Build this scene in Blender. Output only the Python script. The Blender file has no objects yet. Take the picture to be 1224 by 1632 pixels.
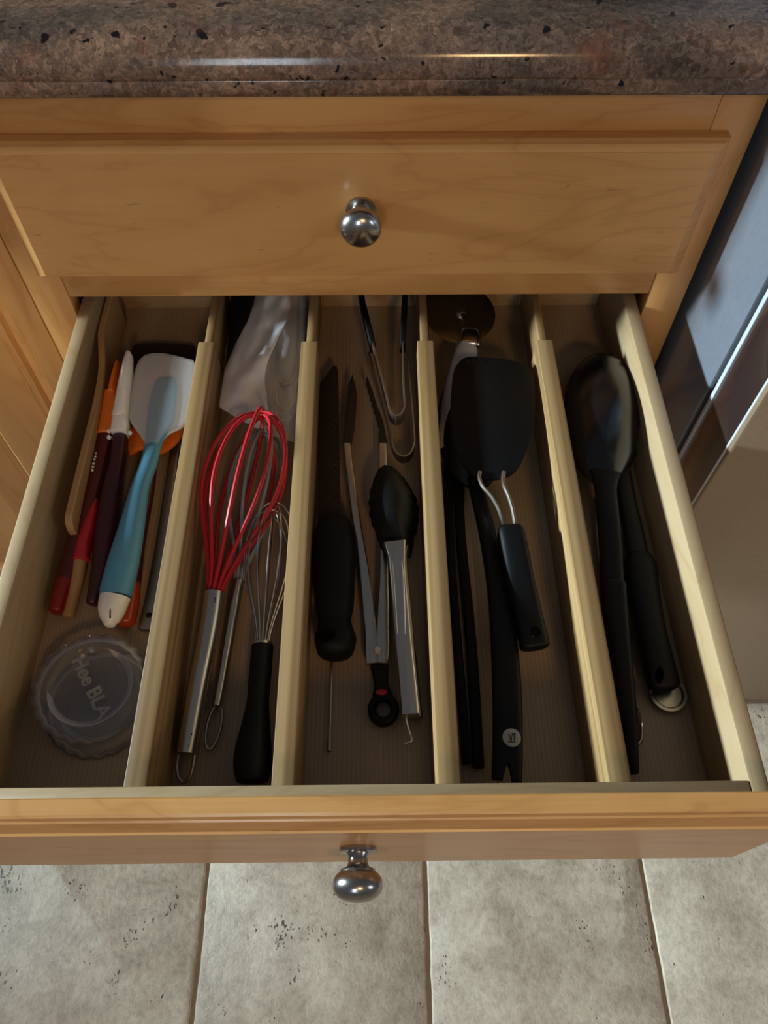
import bpy, bmesh, math, random
from mathutils import Vector, Matrix, noise
random.seed(7)
S = bpy.context.scene
col = S.collection

# ------------------------------------------------------------------ camera
FPX = 1216.0
CAM = Vector((0.0, -0.557, 1.17))
RT = Vector((0.99995, -0.0098, 0.0007)).normalized()
DN = Vector((-0.0079, -0.8402, -0.5423)).normalized()
FW = RT.cross(DN).normalized()
DN = FW.cross(RT).normalized()
cd = bpy.data.cameras.new('camera'); cam = bpy.data.objects.new('camera', cd); col.objects.link(cam)
cd.sensor_fit = 'HORIZONTAL'; cd.sensor_width = 36; cd.lens = 36 * FPX / 1224; cd.clip_start = 0.01
M = Matrix.Identity(4)
for i in range(3):
    M[i][0] = RT[i]; M[i][1] = -DN[i]; M[i][2] = -FW[i]; M[i][3] = CAM[i]
cam.matrix_world = M
S.camera = cam

# ------------------------------------------------------------------ world, lights, exposure
S.view_settings.view_transform = 'Standard'; S.view_settings.look = 'None'
S.view_settings.gamma = 1; S.view_settings.use_curve_mapping = False
S.view_settings.exposure = -0.63
wd = bpy.data.worlds.new('world'); S.world = wd; wd.use_nodes = True
bg = wd.node_tree.nodes['Background']; bg.inputs[0].default_value = (0.86, 0.93, 1.0, 1); bg.inputs[1].default_value = 0.17

def area(name, loc, target, sx, sy, power, color, spread=180):
    l = bpy.data.lights.new(name, 'AREA'); l.shape = 'RECTANGLE'; l.size = sx; l.size_y = sy
    l.energy = power; l.color = color; l.spread = math.radians(spread)
    o = bpy.data.objects.new(name, l); col.objects.link(o); o.location = loc
    o.rotation_euler = (Vector(target) - Vector(loc)).to_track_quat('-Z', 'Y').to_euler()
    return o
area('window_daylight', (-3.8, -0.16, 1.69), (0, -0.25, 0.60), 0.34, 0.30, 18, (0.72, 0.92, 1.0), 28)
area('window_daylight_rear', (-0.52, -3.2, 1.75), (0, -0.2, 0.65), 0.45, 1.0, 20, (0.74, 0.88, 1.0))
area('window_daylight_right', (3.0, -2.3, 1.80), (0, -0.2, 0.65), 0.9, 0.9, 18, (0.78, 0.90, 1.0))
area('ceiling_lamp', (0.46, -2.6, 2.35), (0, -0.2, 0.65), 0.26, 0.26, 20, (1.0, 0.60, 0.27))

# ------------------------------------------------------------------ measuring
def W(px, py, z):
    d = RT * (px - 612) + DN * (py - 816) + FW * FPX
    return CAM + d * ((z - CAM.z) / d.z)

# ------------------------------------------------------------------ materials
def srgb(*c):
    return tuple(((v / 255) / 12.92 if v / 255 <= 0.04045 else ((v / 255 + 0.055) / 1.055) ** 2.4) for v in c) + (1,)
class NT:
    def __init__(s, name):
        s.m = bpy.data.materials.new(name); s.m.use_nodes = True
        s.t = s.m.node_tree; s.p = s.t.nodes['Principled BSDF']; s.o = s.t.nodes['Material Output']
    def n(s, kind, **kw):
        nd = s.t.nodes.new(kind)
        for k, v in kw.items():
            if k in nd.inputs.keys(): nd.inputs[k].default_value = v
            else: setattr(nd, k, v)
        return nd
    def l(s, a, b): s.t.links.new(a, b)
    def coord(s, scale, rot=(0, 0, 0)):
        tc = s.n('ShaderNodeTexCoord'); mp = s.n('ShaderNodeMapping'); mp.inputs['Scale'].default_value = scale
        mp.inputs['Rotation'].default_value = rot
        oi = s.n('ShaderNodeObjectInfo'); ad = s.n('ShaderNodeVectorMath', operation='ADD')
        s.l(tc.outputs['Object'], ad.inputs[0]); s.l(oi.outputs['Random'], ad.inputs[1])
        s.l(ad.outputs[0], mp.inputs['Vector']); return mp.outputs[0]
    def ramp(s, fac, stops):
        r = s.n('ShaderNodeValToRGB'); e = r.color_ramp.elements
        while len(e) < len(stops): e.new(0.5)
        for i, (p, c) in enumerate(stops): e[i].position = p; e[i].color = c if len(c) == 4 else (*c, 1)
        s.l(fac, r.inputs[0]); return r.outputs[0]
    def mix(s, fac, a, b, mode='MIX'):
        m = s.n('ShaderNodeMix', data_type='RGBA', blend_type=mode)
        if isinstance(fac, (int, float)): m.inputs[0].default_value = fac
        else: s.l(fac, m.inputs[0])
        for k, v in ((6, a), (7, b)):
            if isinstance(v, tuple): m.inputs[k].default_value = v
            else: s.l(v, m.inputs[k])
        return m.outputs[2]
    def noise(s, vec, scale, detail=4, rough=0.55, dist=0):
        nd = s.n('ShaderNodeTexNoise', Scale=scale, Detail=detail, Roughness=rough, Distortion=dist)
        s.l(vec, nd.inputs['Vector']); return nd.outputs[0]
    def bump(s, h, strength, dist=0.002):
        b = s.n('ShaderNodeBump', Strength=strength, Distance=dist); s.l(h, b.inputs['Height'])
        s.l(b.outputs[0], s.p.inputs['Normal'])
    def set(s, **kw):
        for k, v in kw.items(): s.p.inputs[k.replace('_', ' ')].default_value = v
        return s
GRAY = lambda v: (v, v, v, 1)

def wood(name, light, mid, dark, axis, rough=0.38, coat=0.3, fig=1.0, flecks=True):
    t = NT(name)
    st = {'x': (1.0, 5, 5), 'y': (5, 1.0, 5), 'z': (5, 5, 1.0)}[axis]
    v = t.coord(st)
    a = t.noise(v, 2.6, 3, 0.5, 2.2 * fig)
    c = t.ramp(a, [(0.25, mid), (0.42, light), (0.52, mid), (0.545, dark), (0.57, mid), (0.75, light)])
    c = t.mix(0.62, c, mid)
    v2 = t.coord(tuple(k * (1.5 if k < 2 else 26) for k in st))
    b = t.noise(v2, 6, 3, 0.7)
    g = t.ramp(b, [(0.3, GRAY(0.86)), (0.6, GRAY(1.0))])
    c = t.mix(0.5, c, g, 'MULTIPLY')
    if flecks:
        v3 = t.coord(tuple(k * (9 if k < 2 else 7) for k in st))
        f = t.noise(v3, 5.5, 2, 0.5)
        fm = t.ramp(f, [(0.73, GRAY(0)), (0.78, GRAY(1))])
        fs = t.n('ShaderNodeMath', operation='MULTIPLY'); t.l(fm, fs.inputs[0]); fs.inputs[1].default_value = 0.5
        c = t.mix(fs.outputs[0], c, tuple(k * 0.45 for k in dark[:3]) + (1,))
    t.l(c, t.p.inputs['Base Color'])
    t.set(Roughness=rough, Coat_Weight=coat, Coat_Roughness=0.18)
    t.bump(b, 0.06, 0.001)
    return t.m
MAPLE = (srgb(212, 160, 100), srgb(200, 144, 84), srgb(172, 116, 62))
m_maple_x = wood('maple_grain_across', *MAPLE, 'x')
m_maple_z = wood('maple_grain_upright', *MAPLE, 'z')
BOX = (srgb(176, 152, 120), srgb(164, 137, 102), srgb(148, 118, 82))
m_box_y = wood('drawer_side_wood', *BOX, 'y', 0.42, 0.15)
m_box_x = wood('drawer_box_wood', *BOX, 'x', 0.42, 0.15)
m_dark_in = wood('cabinet_inside_wood', srgb(150, 118, 78), srgb(136, 104, 66), srgb(118, 88, 54), 'x', 0.5, 0)
m_stick = wood('plain_wood', srgb(176, 138, 92), srgb(160, 120, 76), srgb(140, 100, 60), 'y', 0.55, 0, 0.5, False)

def bamboo():
    t = NT('bamboo')
    v = t.coord((150, 2.0, 150)); a = t.noise(v, 1.0, 2, 0.5)
    c = t.ramp(a, [(0.30, srgb(118, 90, 57)), (0.5, srgb(146, 115, 75)), (0.7, srgb(166, 136, 95))])
    v2 = t.coord((60, 9, 60)); b = t.noise(v2, 1.0, 2)
    k = t.ramp(b, [(0.73, GRAY(0)), (0.80, GRAY(1))])
    c = t.mix(k, c, srgb(164, 124, 72))
    t.l(c, t.p.inputs['Base Color']); t.set(Roughness=0.42, Coat_Weight=0.15); t.bump(a, 0.08, 0.001)
    return t.m
m_bamboo = bamboo()

def ribbed():
    t = NT('ribbed_drawer_bottom')
    v = t.coord((1, 0.02, 1))
    w = t.n('ShaderNodeTexWave', Scale=92.0, Distortion=2.2, Detail=2.0); w.inputs['Detail Scale'].default_value = 2.0
    t.l(v, w.inputs['Vector'])
    c = t.ramp(w.outputs[1], [(0.1, srgb(152, 128, 105)), (0.8, srgb(162, 138, 113))])
    a = t.noise(t.coord((10, 1.5, 1)), 3, 3)
    c = t.mix(0.4, c, t.ramp(a, [(0.3, GRAY(0.7)), (0.7, GRAY(1))]), 'MULTIPLY')
    t.l(c, t.p.inputs['Base Color']); t.set(Roughness=0.45); t.bump(w.outputs[1], 0.05, 0.001)
    return t.m
m_bottom = ribbed()

def granite():
    t = NT('brown_granite')
    v = t.coord((1, 1, 1))
    vs = t.coord((0.6, 1.6, 1.6))
    big = t.noise(vs, 9, 5, 0.6, 0.5)
    c = t.ramp(big, [(0.32, srgb(60, 48, 44)), (0.45, srgb(104, 84, 72)), (0.56, srgb(128, 98, 80)), (0.70, srgb(160, 128, 104))])
    wv = t.n('ShaderNodeTexNoise', Scale=120.0, Detail=2.0); t.l(v, wv.inputs['Vector'])
    wm = t.n('ShaderNodeMix', data_type='VECTOR'); wm.inputs[0].default_value = 0.012; t.l(v, wm.inputs[4]); t.l(wv.outputs['Color'], wm.inputs[5])
    for sc, amt, lo, hi in ((260.0, 0.75, 0.45, 1.35), (620.0, 0.55, 0.4, 1.4)):
        vg = t.n('ShaderNodeTexVoronoi', Scale=sc); t.l(wm.outputs[1], vg.inputs['Vector'])
        bw = t.n('ShaderNodeSeparateColor'); t.l(vg.outputs['Color'], bw.inputs[0])
        c = t.mix(amt, c, t.ramp(bw.outputs[0], [(0.0, GRAY(lo)), (0.5, GRAY(0.9)), (1.0, GRAY(hi))]), 'MULTIPLY')
    for sc, th in ((60.0, 0.16), (130.0, 0.14)):
        vo = t.n('ShaderNodeTexVoronoi', Scale=sc); t.l(wm.outputs[1], vo.inputs['Vector'])
        sx = t.n('ShaderNodeSeparateColor'); t.l(vo.outputs['Color'], sx.inputs[0])
        ad = t.n('ShaderNodeMath', operation='MULTIPLY_ADD'); t.l(sx.outputs[1], ad.inputs[0]); ad.inputs[1].default_value = 0.75; t.l(vo.outputs['Distance'], ad.inputs[2])
        c = t.mix(t.ramp(ad.outputs[0], [(th + 0.10, GRAY(1)), (th + 0.16, GRAY(0))]), c, srgb(24, 18, 19))
    red = t.noise(v, 26, 3)
    c = t.mix(t.ramp(red, [(0.58, GRAY(0)), (0.72, GRAY(0.55))]), c, srgb(120, 66, 46))
    t.l(c, t.p.inputs['Base Color']); t.set(Roughness=0.13, Specular_IOR_Level=0.5)
    return t.m
m_granite = granite()

def tile_mat():
    t = NT('stone_look_tile')
    v = t.coord((1, 1, 1))
    a = t.noise(v, 14, 6, 0.65, 0.3)
    c = t.ramp(a, [(0.28, srgb(162, 146, 126)), (0.46, srgb(192, 176, 156)), (0.60, srgb(208, 193, 172)), (0.78, srgb(218, 204, 184))])
    b = t.noise(v, 110, 6, 0.7)
    c = t.mix(0.65, c, t.ramp(b, [(0.32, GRAY(0.62)), (0.55, GRAY(1.0))]), 'MULTIPLY')
    vp = t.coord((1, 0.55, 1), (0, 0, 0.5))
    pn = t.noise(vp, 330, 2, 0.45); gate = t.noise(v, 18, 2)
    mul = t.n('ShaderNodeMath', operation='MULTIPLY'); t.l(pn, mul.inputs[0]); t.l(gate, mul.inputs[1])
    pit = t.ramp(mul.outputs[0], [(0.413, GRAY(0)), (0.438, GRAY(1))])
    c = t.mix(pit, c, srgb(84, 74, 66))
    t.l(c, t.p.inputs['Base Color']); t.set(Roughness=0.42)
    h = t.n('ShaderNodeMath', operation='SUBTRACT'); t.l(b, h.inputs[0]); t.l(pit, h.inputs[1])
    t.bump(h.outputs[0], 0.45, 0.003)
    return t.m
m_tile = tile_mat()
def plain(name, c, rough=0.5, metal=0.0, nz=0.0, nscale=200, **kw):
    t = NT(name)
    v = t.coord((1, 1, 1)); a = t.noise(v, nscale, 3)
    cc = t.mix(1.0, c, t.ramp(a, [(0.3, GRAY(0.9)), (0.7, GRAY(1.0))]), 'MULTIPLY')
    t.l(cc, t.p.inputs['Base Color']); t.set(Roughness=rough, Metallic=metal, **kw)
    if nz: t.bump(a, nz, 0.0008)
    return t.m
m_grout = plain('grout', srgb(168, 150, 126), 0.9, nz=0.4)
def brushed(name, c, rough, axis=(300, 8, 300)):
    t = NT(name); v = t.coord(axis); a = t.noise(v, 1, 2)
    t.l(t.mix(0.7, c, t.ramp(a, [(0.3, GRAY(0.78)), (0.7, GRAY(1))]), 'MULTIPLY'), t.p.inputs['Base Color'])
    t.set(Metallic=1.0, Roughness=rough); t.bump(a, 0.03, 0.0005); return t.m
m_steel = brushed('brushed_steel', srgb(196, 188, 180), 0.30)
m_steel_d = brushed('dull_steel', srgb(168, 156, 146), 0.38)
m_wire = brushed('steel_wire', srgb(205, 200, 195), 0.25)
m_chrome = plain('polished_chrome', srgb(222, 216, 210), 0.2, 1.0)
m_nickel = brushed('satin_nickel', srgb(176, 170, 166), 0.24, (8, 300, 300))
m_black = plain('black_nylon', srgb(9, 9, 10), 0.5, nz=0.05, Specular_IOR_Level=0.25)
m_black_gl = plain('black_nylon_polished', srgb(12, 13, 16), 0.26, Specular_IOR_Level=0.55)
m_black_rb = plain('black_rubber', srgb(8, 8, 9), 0.6, nz=0.1, Specular_IOR_Level=0.25)
m_black_dp = plain('black_plastic_matt', srgb(7, 7, 7), 0.6, Specular_IOR_Level=0.25)
m_red = plain('red_silicone', srgb(176, 30, 40), 0.35)
m_grey = plain('grey_silicone', srgb(136, 136, 138), 0.4)
m_blue = plain('blue_silicone', srgb(84, 142, 170), 0.55)
m_orange = plain('orange_silicone', srgb(226, 112, 28), 0.45)
m_white = plain('white_plastic', srgb(228, 220, 212), 0.42)
m_plum = plain('plum_handle', srgb(58, 20, 28), 0.4)
m_maroon = plain('maroon_silicone', srgb(42, 15, 15), 0.5)
m_redorange = plain('clear_red_acrylic', srgb(150, 34, 14), 0.15, Transmission_Weight=0.35)
m_amber = plain('clear_orange_acrylic', srgb(200, 76, 18), 0.12, Transmission_Weight=0.4)
m_darkred = plain('dark_red_handle', srgb(76, 22, 16), 0.35)
m_pizza = plain('grey_handle_plastic', srgb(178, 174, 176), 0.5)
m_ink = plain('etched_marks', srgb(48, 42, 40), 0.6)
m_badge = plain('badge_metal', srgb(190, 186, 172), 0.4, 0.3)
m_wall = plain('painted_wall', srgb(206, 198, 184), 0.8)
def clear(name, tr, c, rough):
    t = NT(name); v = t.coord((1, 1, 1)); a = t.noise(v, 30, 3)
    t.l(t.ramp(a, [(0.3, c), (0.7, c)]), t.p.inputs['Base Color'])
    t.set(Roughness=rough, Specular_IOR_Level=0.8)
    ts = t.n('ShaderNodeBsdfTransparent'); mx = t.n('ShaderNodeMixShader'); mx.inputs[0].default_value = 1 - tr
    t.l(ts.outputs[0], mx.inputs[1]); t.l(t.p.outputs[0], mx.inputs[2]); t.l(mx.outputs[0], t.o.inputs['Surface'])
    return t.m
m_silw = plain('white_silicone', srgb(196, 192, 194), 0.5)
m_frost = clear('frosted_silicone', 0.70, srgb(214, 212, 214), 0.4)
m_bag = clear('clear_bag_film', 0.80, srgb(232, 232, 238), 0.12)
m_bag2 = clear('folded_bag_film', 0.52, srgb(236, 234, 238), 0.15)
m_emb = clear('embossed_plastic', 0.76, srgb(220, 216, 220), 0.2)
m_blade = plain('dark_zester_steel', srgb(44, 36, 32), 0.45, 0.4)
m_teeth = plain('zester_teeth_steel', srgb(150, 128, 104), 0.4, 0.5)
m_rivet = plain('bright_rivet', srgb(216, 208, 198), 0.3, 0.5)
m_jaw = plain('dark_jaw_steel', srgb(52, 42, 36), 0.4, 0.5)
def clearplastic():
    t = NT('clear_moulded_plastic'); v = t.coord((1, 1, 1)); a = t.noise(v, 40, 2)
    t.l(t.ramp(a, [(0.3, srgb(210, 206, 212)), (0.7, srgb(224, 220, 226))]), t.p.inputs['Base Color'])
    t.set(Roughness=0.08, Specular_IOR_Level=1.0)
    fr = t.n('ShaderNodeFresnel', IOR=1.6); mm_ = t.n('ShaderNodeMath', operation='MULTIPLY_ADD'); t.l(fr.outputs[0], mm_.inputs[0]); mm_.inputs[1].default_value = 0.9; mm_.inputs[2].default_value = 0.03
    ts = t.n('ShaderNodeBsdfTransparent'); mx = t.n('ShaderNodeMixShader'); t.l(mm_.outputs[0], mx.inputs[0])
    t.l(ts.outputs[0], mx.inputs[1]); t.l(t.p.outputs[0], mx.inputs[2]); t.l(mx.outputs[0], t.o.inputs['Surface']); return t.m
m_clear = clearplastic()
m_fr_side = plain('fridge_side_paint', srgb(118, 122, 132), 0.28, 0.2, Coat_Weight=0.5, Coat_Roughness=0.08)
m_fr_door = plain('fridge_door_edge', srgb(52, 38, 36), 0.2, 0.2, Coat_Weight=0.4)
m_fr_gask = plain('fridge_gasket', srgb(24, 24, 26), 0.5)
m_fr_front = plain('fridge_front_steel', srgb(156, 132, 106), 0.38, 0.45)
m_fr_trim = plain('fridge_trim', srgb(214, 218, 226), 0.3, 0.3)

# ------------------------------------------------------------------ mesh tools
def catmull(rows, k):
    if len(rows) < 3 or k < 2: return [tuple(map(float, r)) for r in rows]
    out = []
    n = len(rows)
    for i in range(n - 1):
        p0 = rows[max(i - 1, 0)]; p1 = rows[i]; p2 = rows[i + 1]; p3 = rows[min(i + 2, n - 1)]
        for j in range(k):
            t = j / k
            out.append(tuple(0.5 * (2 * b + (c - a) * t + (2 * a - 5 * b + 4 * c - d) * t * t + (3 * b - a - 3 * c + d) * t ** 3)
                             for a, b, c, d in zip(p0, p1, p2, p3)))
    out.append(tuple(map(float, rows[-1])))
    return out
class MB:
    def __init__(s): s.bm = bmesh.new()
    def box(s, x0, x1, y0, y1, z0, z1, bev=0.0, seg=2):
        b = bmesh.new()
        vs = [b.verts.new((x, y, z)) for z in (z0, z1) for y in (y0, y1) for x in (x0, x1)]
        for f in ((0, 2, 3, 1), (4, 5, 7, 6), (0, 1, 5, 4), (2, 6, 7, 3), (0, 4, 6, 2), (1, 3, 7, 5)):
            b.faces.new([vs[i] for i in f])
        if bev: bmesh.ops.bevel(b, geom=b.edges[:], offset=bev, segments=seg, affect='EDGES', profile=0.5)
        s.merge(b); return s
    def merge(s, b):
        me = bpy.data.meshes.new('t'); b.to_mesh(me); b.free(); s.bm.from_mesh(me); bpy.data.meshes.remove(me)
    def rings(s, rs, cap=True, closed=False, wrap=True):
        bm = s.bm; R = [[bm.verts.new(p) for p in r] for r in rs]
        n = len(R[0]); m = len(R)
        for i in range(m if closed else m - 1):
            a, b = R[i], R[(i + 1) % m]
            for j in range(n if wrap else n - 1):
                k = (j + 1) % n
                bm.faces.new((a[j], a[k], b[k], b[j]))
        if cap and not closed:
            bm.faces.new(list(reversed(R[0]))); bm.faces.new(R[-1])
        return s
    def sweep(s, path, hw, hh, exp=2.0, n=14, cap=1.0, up=(0, 0, 1), caps=(True, True)):
        P = [Vector(p) for p in path]; up = Vector(up); rs = []
        N = len(P)
        def ring(c, t, a, b):
            side = t.cross(up)
            if side.length < 1e-6: side = Vector((1, 0, 0))
            side.normalize(); u = side.cross(t).normalized(); r = []
            for k in range(n):
                th = 2 * math.pi * k / n; co, si = math.cos(th), math.sin(th)
                r.append(c + side * (a * math.copysign(abs(co) ** (2 / exp), co)) + u * (b * math.copysign(abs(si) ** (2 / exp), si)))
            return r
        T = []
        for i in range(N):
            T.append((P[min(i + 1, N - 1)] - P[max(i - 1, 0)]).normalized())
        A = (math.radians(82), math.radians(62), math.radians(38), math.radians(18))
        if caps[0] and cap:
            for th in A:
                rs.append(ring(P[0] - T[0] * cap * hw[0] * math.sin(th), T[0], hw[0] * math.cos(th), hh[0] * math.cos(th)))
        for i in range(N): rs.append(ring(P[i], T[i], hw[i], hh[i]))
        if caps[1] and cap:
            for th in reversed(A):
                rs.append(ring(P[-1] + T[-1] * cap * hw[-1] * math.sin(th), T[-1], hw[-1] * math.cos(th), hh[-1] * math.cos(th)))
        return s.rings(rs)
    def px(s, rows, exp=2.4, k=4, cap=1.0, n=16, caps=(True, True), lo=None, hi=None):
        """rows: (left px, right px, row px, z, half height): a handle lying at height z"""
        rows = catmull(rows, k); path = []; hw = []; hh = []
        for l, r, y, z, h in rows:
            a, b = W(l, y, z), W(r, y, z)
            if lo is not None: a.x = max(a.x, lo)
            if hi is not None: b.x = min(b.x, hi)
            path.append((a + b) / 2); hw.append(max((b - a).length / 2, 0.0005)); hh.append(h)
        for i in range(len(path)):
            t = (path[min(i + 1, len(path) - 1)] - path[max(i - 1, 0)]).normalized()
            hw[i] *= max(abs(t.y), 0.5)
        return s.sweep(path, hw, hh, exp, n, cap, caps=caps)
    def tube(s, path, r, n=8, closed=False, caps=True):
        P = [Vector(p) for p in path]; N = len(P); rs = []; prev = None
        for i in range(N):
            t = ((P[(i + 1) % N] - P[i - 1]) if closed else (P[min(i + 1, N - 1)] - P[max(i - 1, 0)])).normalized()
            if prev is None:
                a = t.orthogonal().normalized()
            else:
                a = (prev - t * prev.dot(t)).normalized()
            prev = a; b = t.cross(a); rr = r[i] if isinstance(r, (list, tuple)) else r
            rs.append([P[i] + a * (rr * math.cos(2 * math.pi * k / n)) + b * (rr * math.sin(2 * math.pi * k / n)) for k in range(n)])
        return s.rings(rs, caps, closed)
    def lathe(s, prof, origin, axis=(0, 0, 1), n=32, mod=None, cap=True):
        q = Vector((0, 0, 1)).rotation_difference(Vector(axis)); o = Vector(origin)
        rs = []
        for r, h in prof:
            rs.append([o + q @ Vector((r * (mod(2 * math.pi * k / n, r) if mod else 1) * math.cos(2 * math.pi * k / n),
                                       r * (mod(2 * math.pi * k / n, r) if mod else 1) * math.sin(2 * math.pi * k / n), h)) for k in range(n)])
        return s.rings(rs, cap)
    def prism(s, pts, z0, z1, bev=0.0, zf=None):
        """pts: xy outline, counter clockwise; zf(x, y) adds a height"""
        if sum(a[0] * b[1] - b[0] * a[1] for a, b in zip(pts, pts[1:] + pts[:1])) < 0: pts = pts[::-1]
        n = len(pts); nr = []
        for i in range(n):
            a, b = Vector(pts[i - 1][:2]), Vector(pts[(i + 1) % n][:2]); d = (b - a).normalized(); nr.append(Vector((-d.y, d.x)))
        zf = zf or (lambda x, y: 0)
        def ring(ins, z):
            return [Vector((p[0] + m.x * ins, p[1] + m.y * ins, z + zf(p[0], p[1]))) for p, m in zip(pts, nr)]
        if bev:
            rs = [ring(bev, z0), ring(bev * 0.3, z0 + bev * 0.3), ring(0, z0 + bev), ring(0, z1 - bev), ring(bev * 0.3, z1 - bev * 0.3), ring(bev, z1)]
        else: rs = [ring(0, z0), ring(0, z1)]
        return s.rings(rs)
    def dome(s, pts, zr, h, th, rings=9, p=2.2, zf=None):
        n = len(pts); c = Vector((sum(q[0] for q in pts) / n, sum(q[1] for q in pts) / n))
        zf = zf or (lambda x, y: 0)
        def ring(k, dz, hh):
            r = []
            for q in pts:
                x = c.x + (q[0] - c.x) * k; y = c.y + (q[1] - c.y) * k
                r.append(Vector((x, y, zr + dz + hh * (1 - k ** p) + zf(x, y))))
            return r
        ks = [1 - i / rings for i in range(rings)] + [0.03]
        rs = [ring(k, -th, h) for k in reversed(ks)] + [ring(1.012, -th * 0.5, h)] + [ring(k, 0, h) for k in ks]
        return s.rings(rs)
    def build(s, name, mat, parent=None, label=None, smooth=35, kind=None):
        bm = s.bm
        bmesh.ops.recalc_face_normals(bm, faces=bm.faces[:])
        off = root_loc(parent)
        if off.length: bmesh.ops.translate(bm, verts=bm.verts[:], vec=-off)
        me = bpy.data.meshes.new(name); bm.to_mesh(me); bm.free()
        return link(name, me, mat, parent, label, smooth, kind)
def root_loc(p):
    if p is None: return Vector((0, 0, 0))
    while p.parent: p = p.parent
    return Vector(p.location)
def link(name, me, mat, parent=None, label=None, smooth=35, kind=None):
    me.materials.clear(); me.materials.append(mat)
    if smooth:
        for f in me.polygons: f.use_smooth = True
        me.set_sharp_from_angle(angle=math.radians(smooth))
    o = bpy.data.objects.new(name, me); col.objects.link(o); o.parent = parent
    if label: o['label'] = label
    if kind: o['kind'] = kind
    return o
def thing(name, label, cat, loc=(0, 0, 0), group=None, kind=None):
    o = bpy.data.objects.new(name, None); o.empty_display_size = 0.02; col.objects.link(o); o.location = loc
    o['label'] = label; o['category'] = cat
    if group: o['group'] = group
    if kind: o['kind'] = kind
    return o
def tag(o, label, cat, group=None, kind=None):
    o['label'] = label; o['category'] = cat
    if group: o['group'] = group
    if kind: o['kind'] = kind
    return o
def cut(o, mb):
    """bore a hole: subtract a closed shape (world coordinates) from a part"""
    off = root_loc(o.parent) if o.parent else Vector((0, 0, 0))
    bmesh.ops.recalc_face_normals(mb.bm, faces=mb.bm.faces[:])
    bmesh.ops.translate(mb.bm, verts=mb.bm.verts[:], vec=-off)
    me = bpy.data.meshes.new('cutter'); mb.bm.to_mesh(me); mb.bm.free()
    c = bpy.data.objects.new('cutter', me); col.objects.link(c)
    tmp = bpy.data.objects.new('tmp', o.data); col.objects.link(tmp)
    md = tmp.modifiers.new('b', 'BOOLEAN'); md.operation = 'DIFFERENCE'; md.object = c; md.solver = 'EXACT'
    bpy.context.view_layer.update()
    dg = bpy.context.evaluated_depsgraph_get()
    new = bpy.data.meshes.new_from_object(tmp.evaluated_get(dg))
    mat = o.data.materials[0]
    bpy.data.objects.remove(tmp); bpy.data.objects.remove(c); bpy.data.meshes.remove(me)
    if len(new.polygons) > 4:
        new.materials.clear(); new.materials.append(mat); o.data = new
        for f in new.polygons: f.use_smooth = True
        new.set_sharp_from_angle(angle=math.radians(35))
def poly(pxs, z, k=1, close=True):
    """pixel outline on the plane z -> smooth xy outline"""
    P = [W(a, b, z) for a, b in pxs]; P = [(p.x, p.y) for p in P]
    if k < 2: return P
    n = len(P); out = []
    for i in range(n):
        a, b, c, d = P[i - 1], P[i], P[(i + 1) % n], P[(i + 2) % n]
        for j in range(k):
            t = j / k
            out.append(tuple(0.5 * (2 * q + (r - p) * t + (2 * p - 5 * q + 4 * r - s) * t * t + (3 * q - p - 3 * r + s) * t ** 3) for p, q, r, s in zip(a, b, c, d)))
    return out
def wpath(rows, k=5):
    return [W(*r) for r in catmull(rows, k)]

# ================================================================== the setting
FX = [-0.245 + 0.3048 * i for i in range(-4, 6)]
FY = [-0.300 + 0.3048 * j for j in range(-6, 3)]
fb = MB().box(FX[0], FX[-1], FY[0], FY[-1], -0.03, -0.0045)
floor = fb.build('floor', m_grout); tag(floor, 'tan grout bed of the kitchen floor under beige stone-look tiles', 'floor', kind='structure')
def tile_mesh(seed):
    random.seed(seed); n = 26; g = 0.0030; L = 0.3048; pts = []
    def jag(i, side): return noise.noise(Vector((i * 0.55 + side * 31, seed * 7.3, 0))) * 0.0011 + random.uniform(-0.0004, 0.0004)
    for i in range(n): pts.append((g + (L - 2 * g) * i / n, g + jag(i, 0)))
    for i in range(n): pts.append((L - g + jag(i, 1), g + (L - 2 * g) * i / n))
    for i in range(n): pts.append((L - g - (L - 2 * g) * i / n, L - g + jag(i, 2)))
    for i in range(n): pts.append((g + jag(i, 3), L - g - (L - 2 * g) * i / n))
    m = MB(); b = 0.0022
    nr = []
    for i in range(len(pts)):
        a, c = Vector(pts[i - 1]), Vector(pts[(i + 1) % len(pts)]); d = (c - a).normalized(); nr.append(Vector((-d.y, d.x)))
    rg = lambda ins, z: [Vector((p[0] + q.x * ins, p[1] + q.y * ins, z)) for p, q in zip(pts, nr)]
    m.rings([rg(-0.0004, -0.0048), rg(0, -0.002), rg(b * 0.4, -0.0007), rg(b, 0)])
    me = bpy.data.meshes.new('tile'); bmesh.ops.recalc_face_normals(m.bm, faces=m.bm.faces[:]); m.bm.to_mesh(me); m.bm.free(); return me
tms = [tile_mesh(s) for s in range(4)]
for me in tms:
    me.materials.append(m_tile)
    for f in me.polygons: f.use_smooth = True
    me.set_sharp_from_angle(angle=math.radians(40))
for i, x in enumerate(FX[:-1]):
    for j, y in enumerate(FY[:-1]):
        o = bpy.data.objects.new('tile', tms[(i * 3 + j * 5) % 4]); col.objects.link(o); o.parent = floor
        o.location = (x, y, 0)
wb = MB().box(-1.4, 1.2, 0.60, 0.66, 0.0, 1.5).build('wall_back', m_wall)
tag(wb, 'plain painted kitchen wall behind the counter', 'wall', kind='structure')

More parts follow.
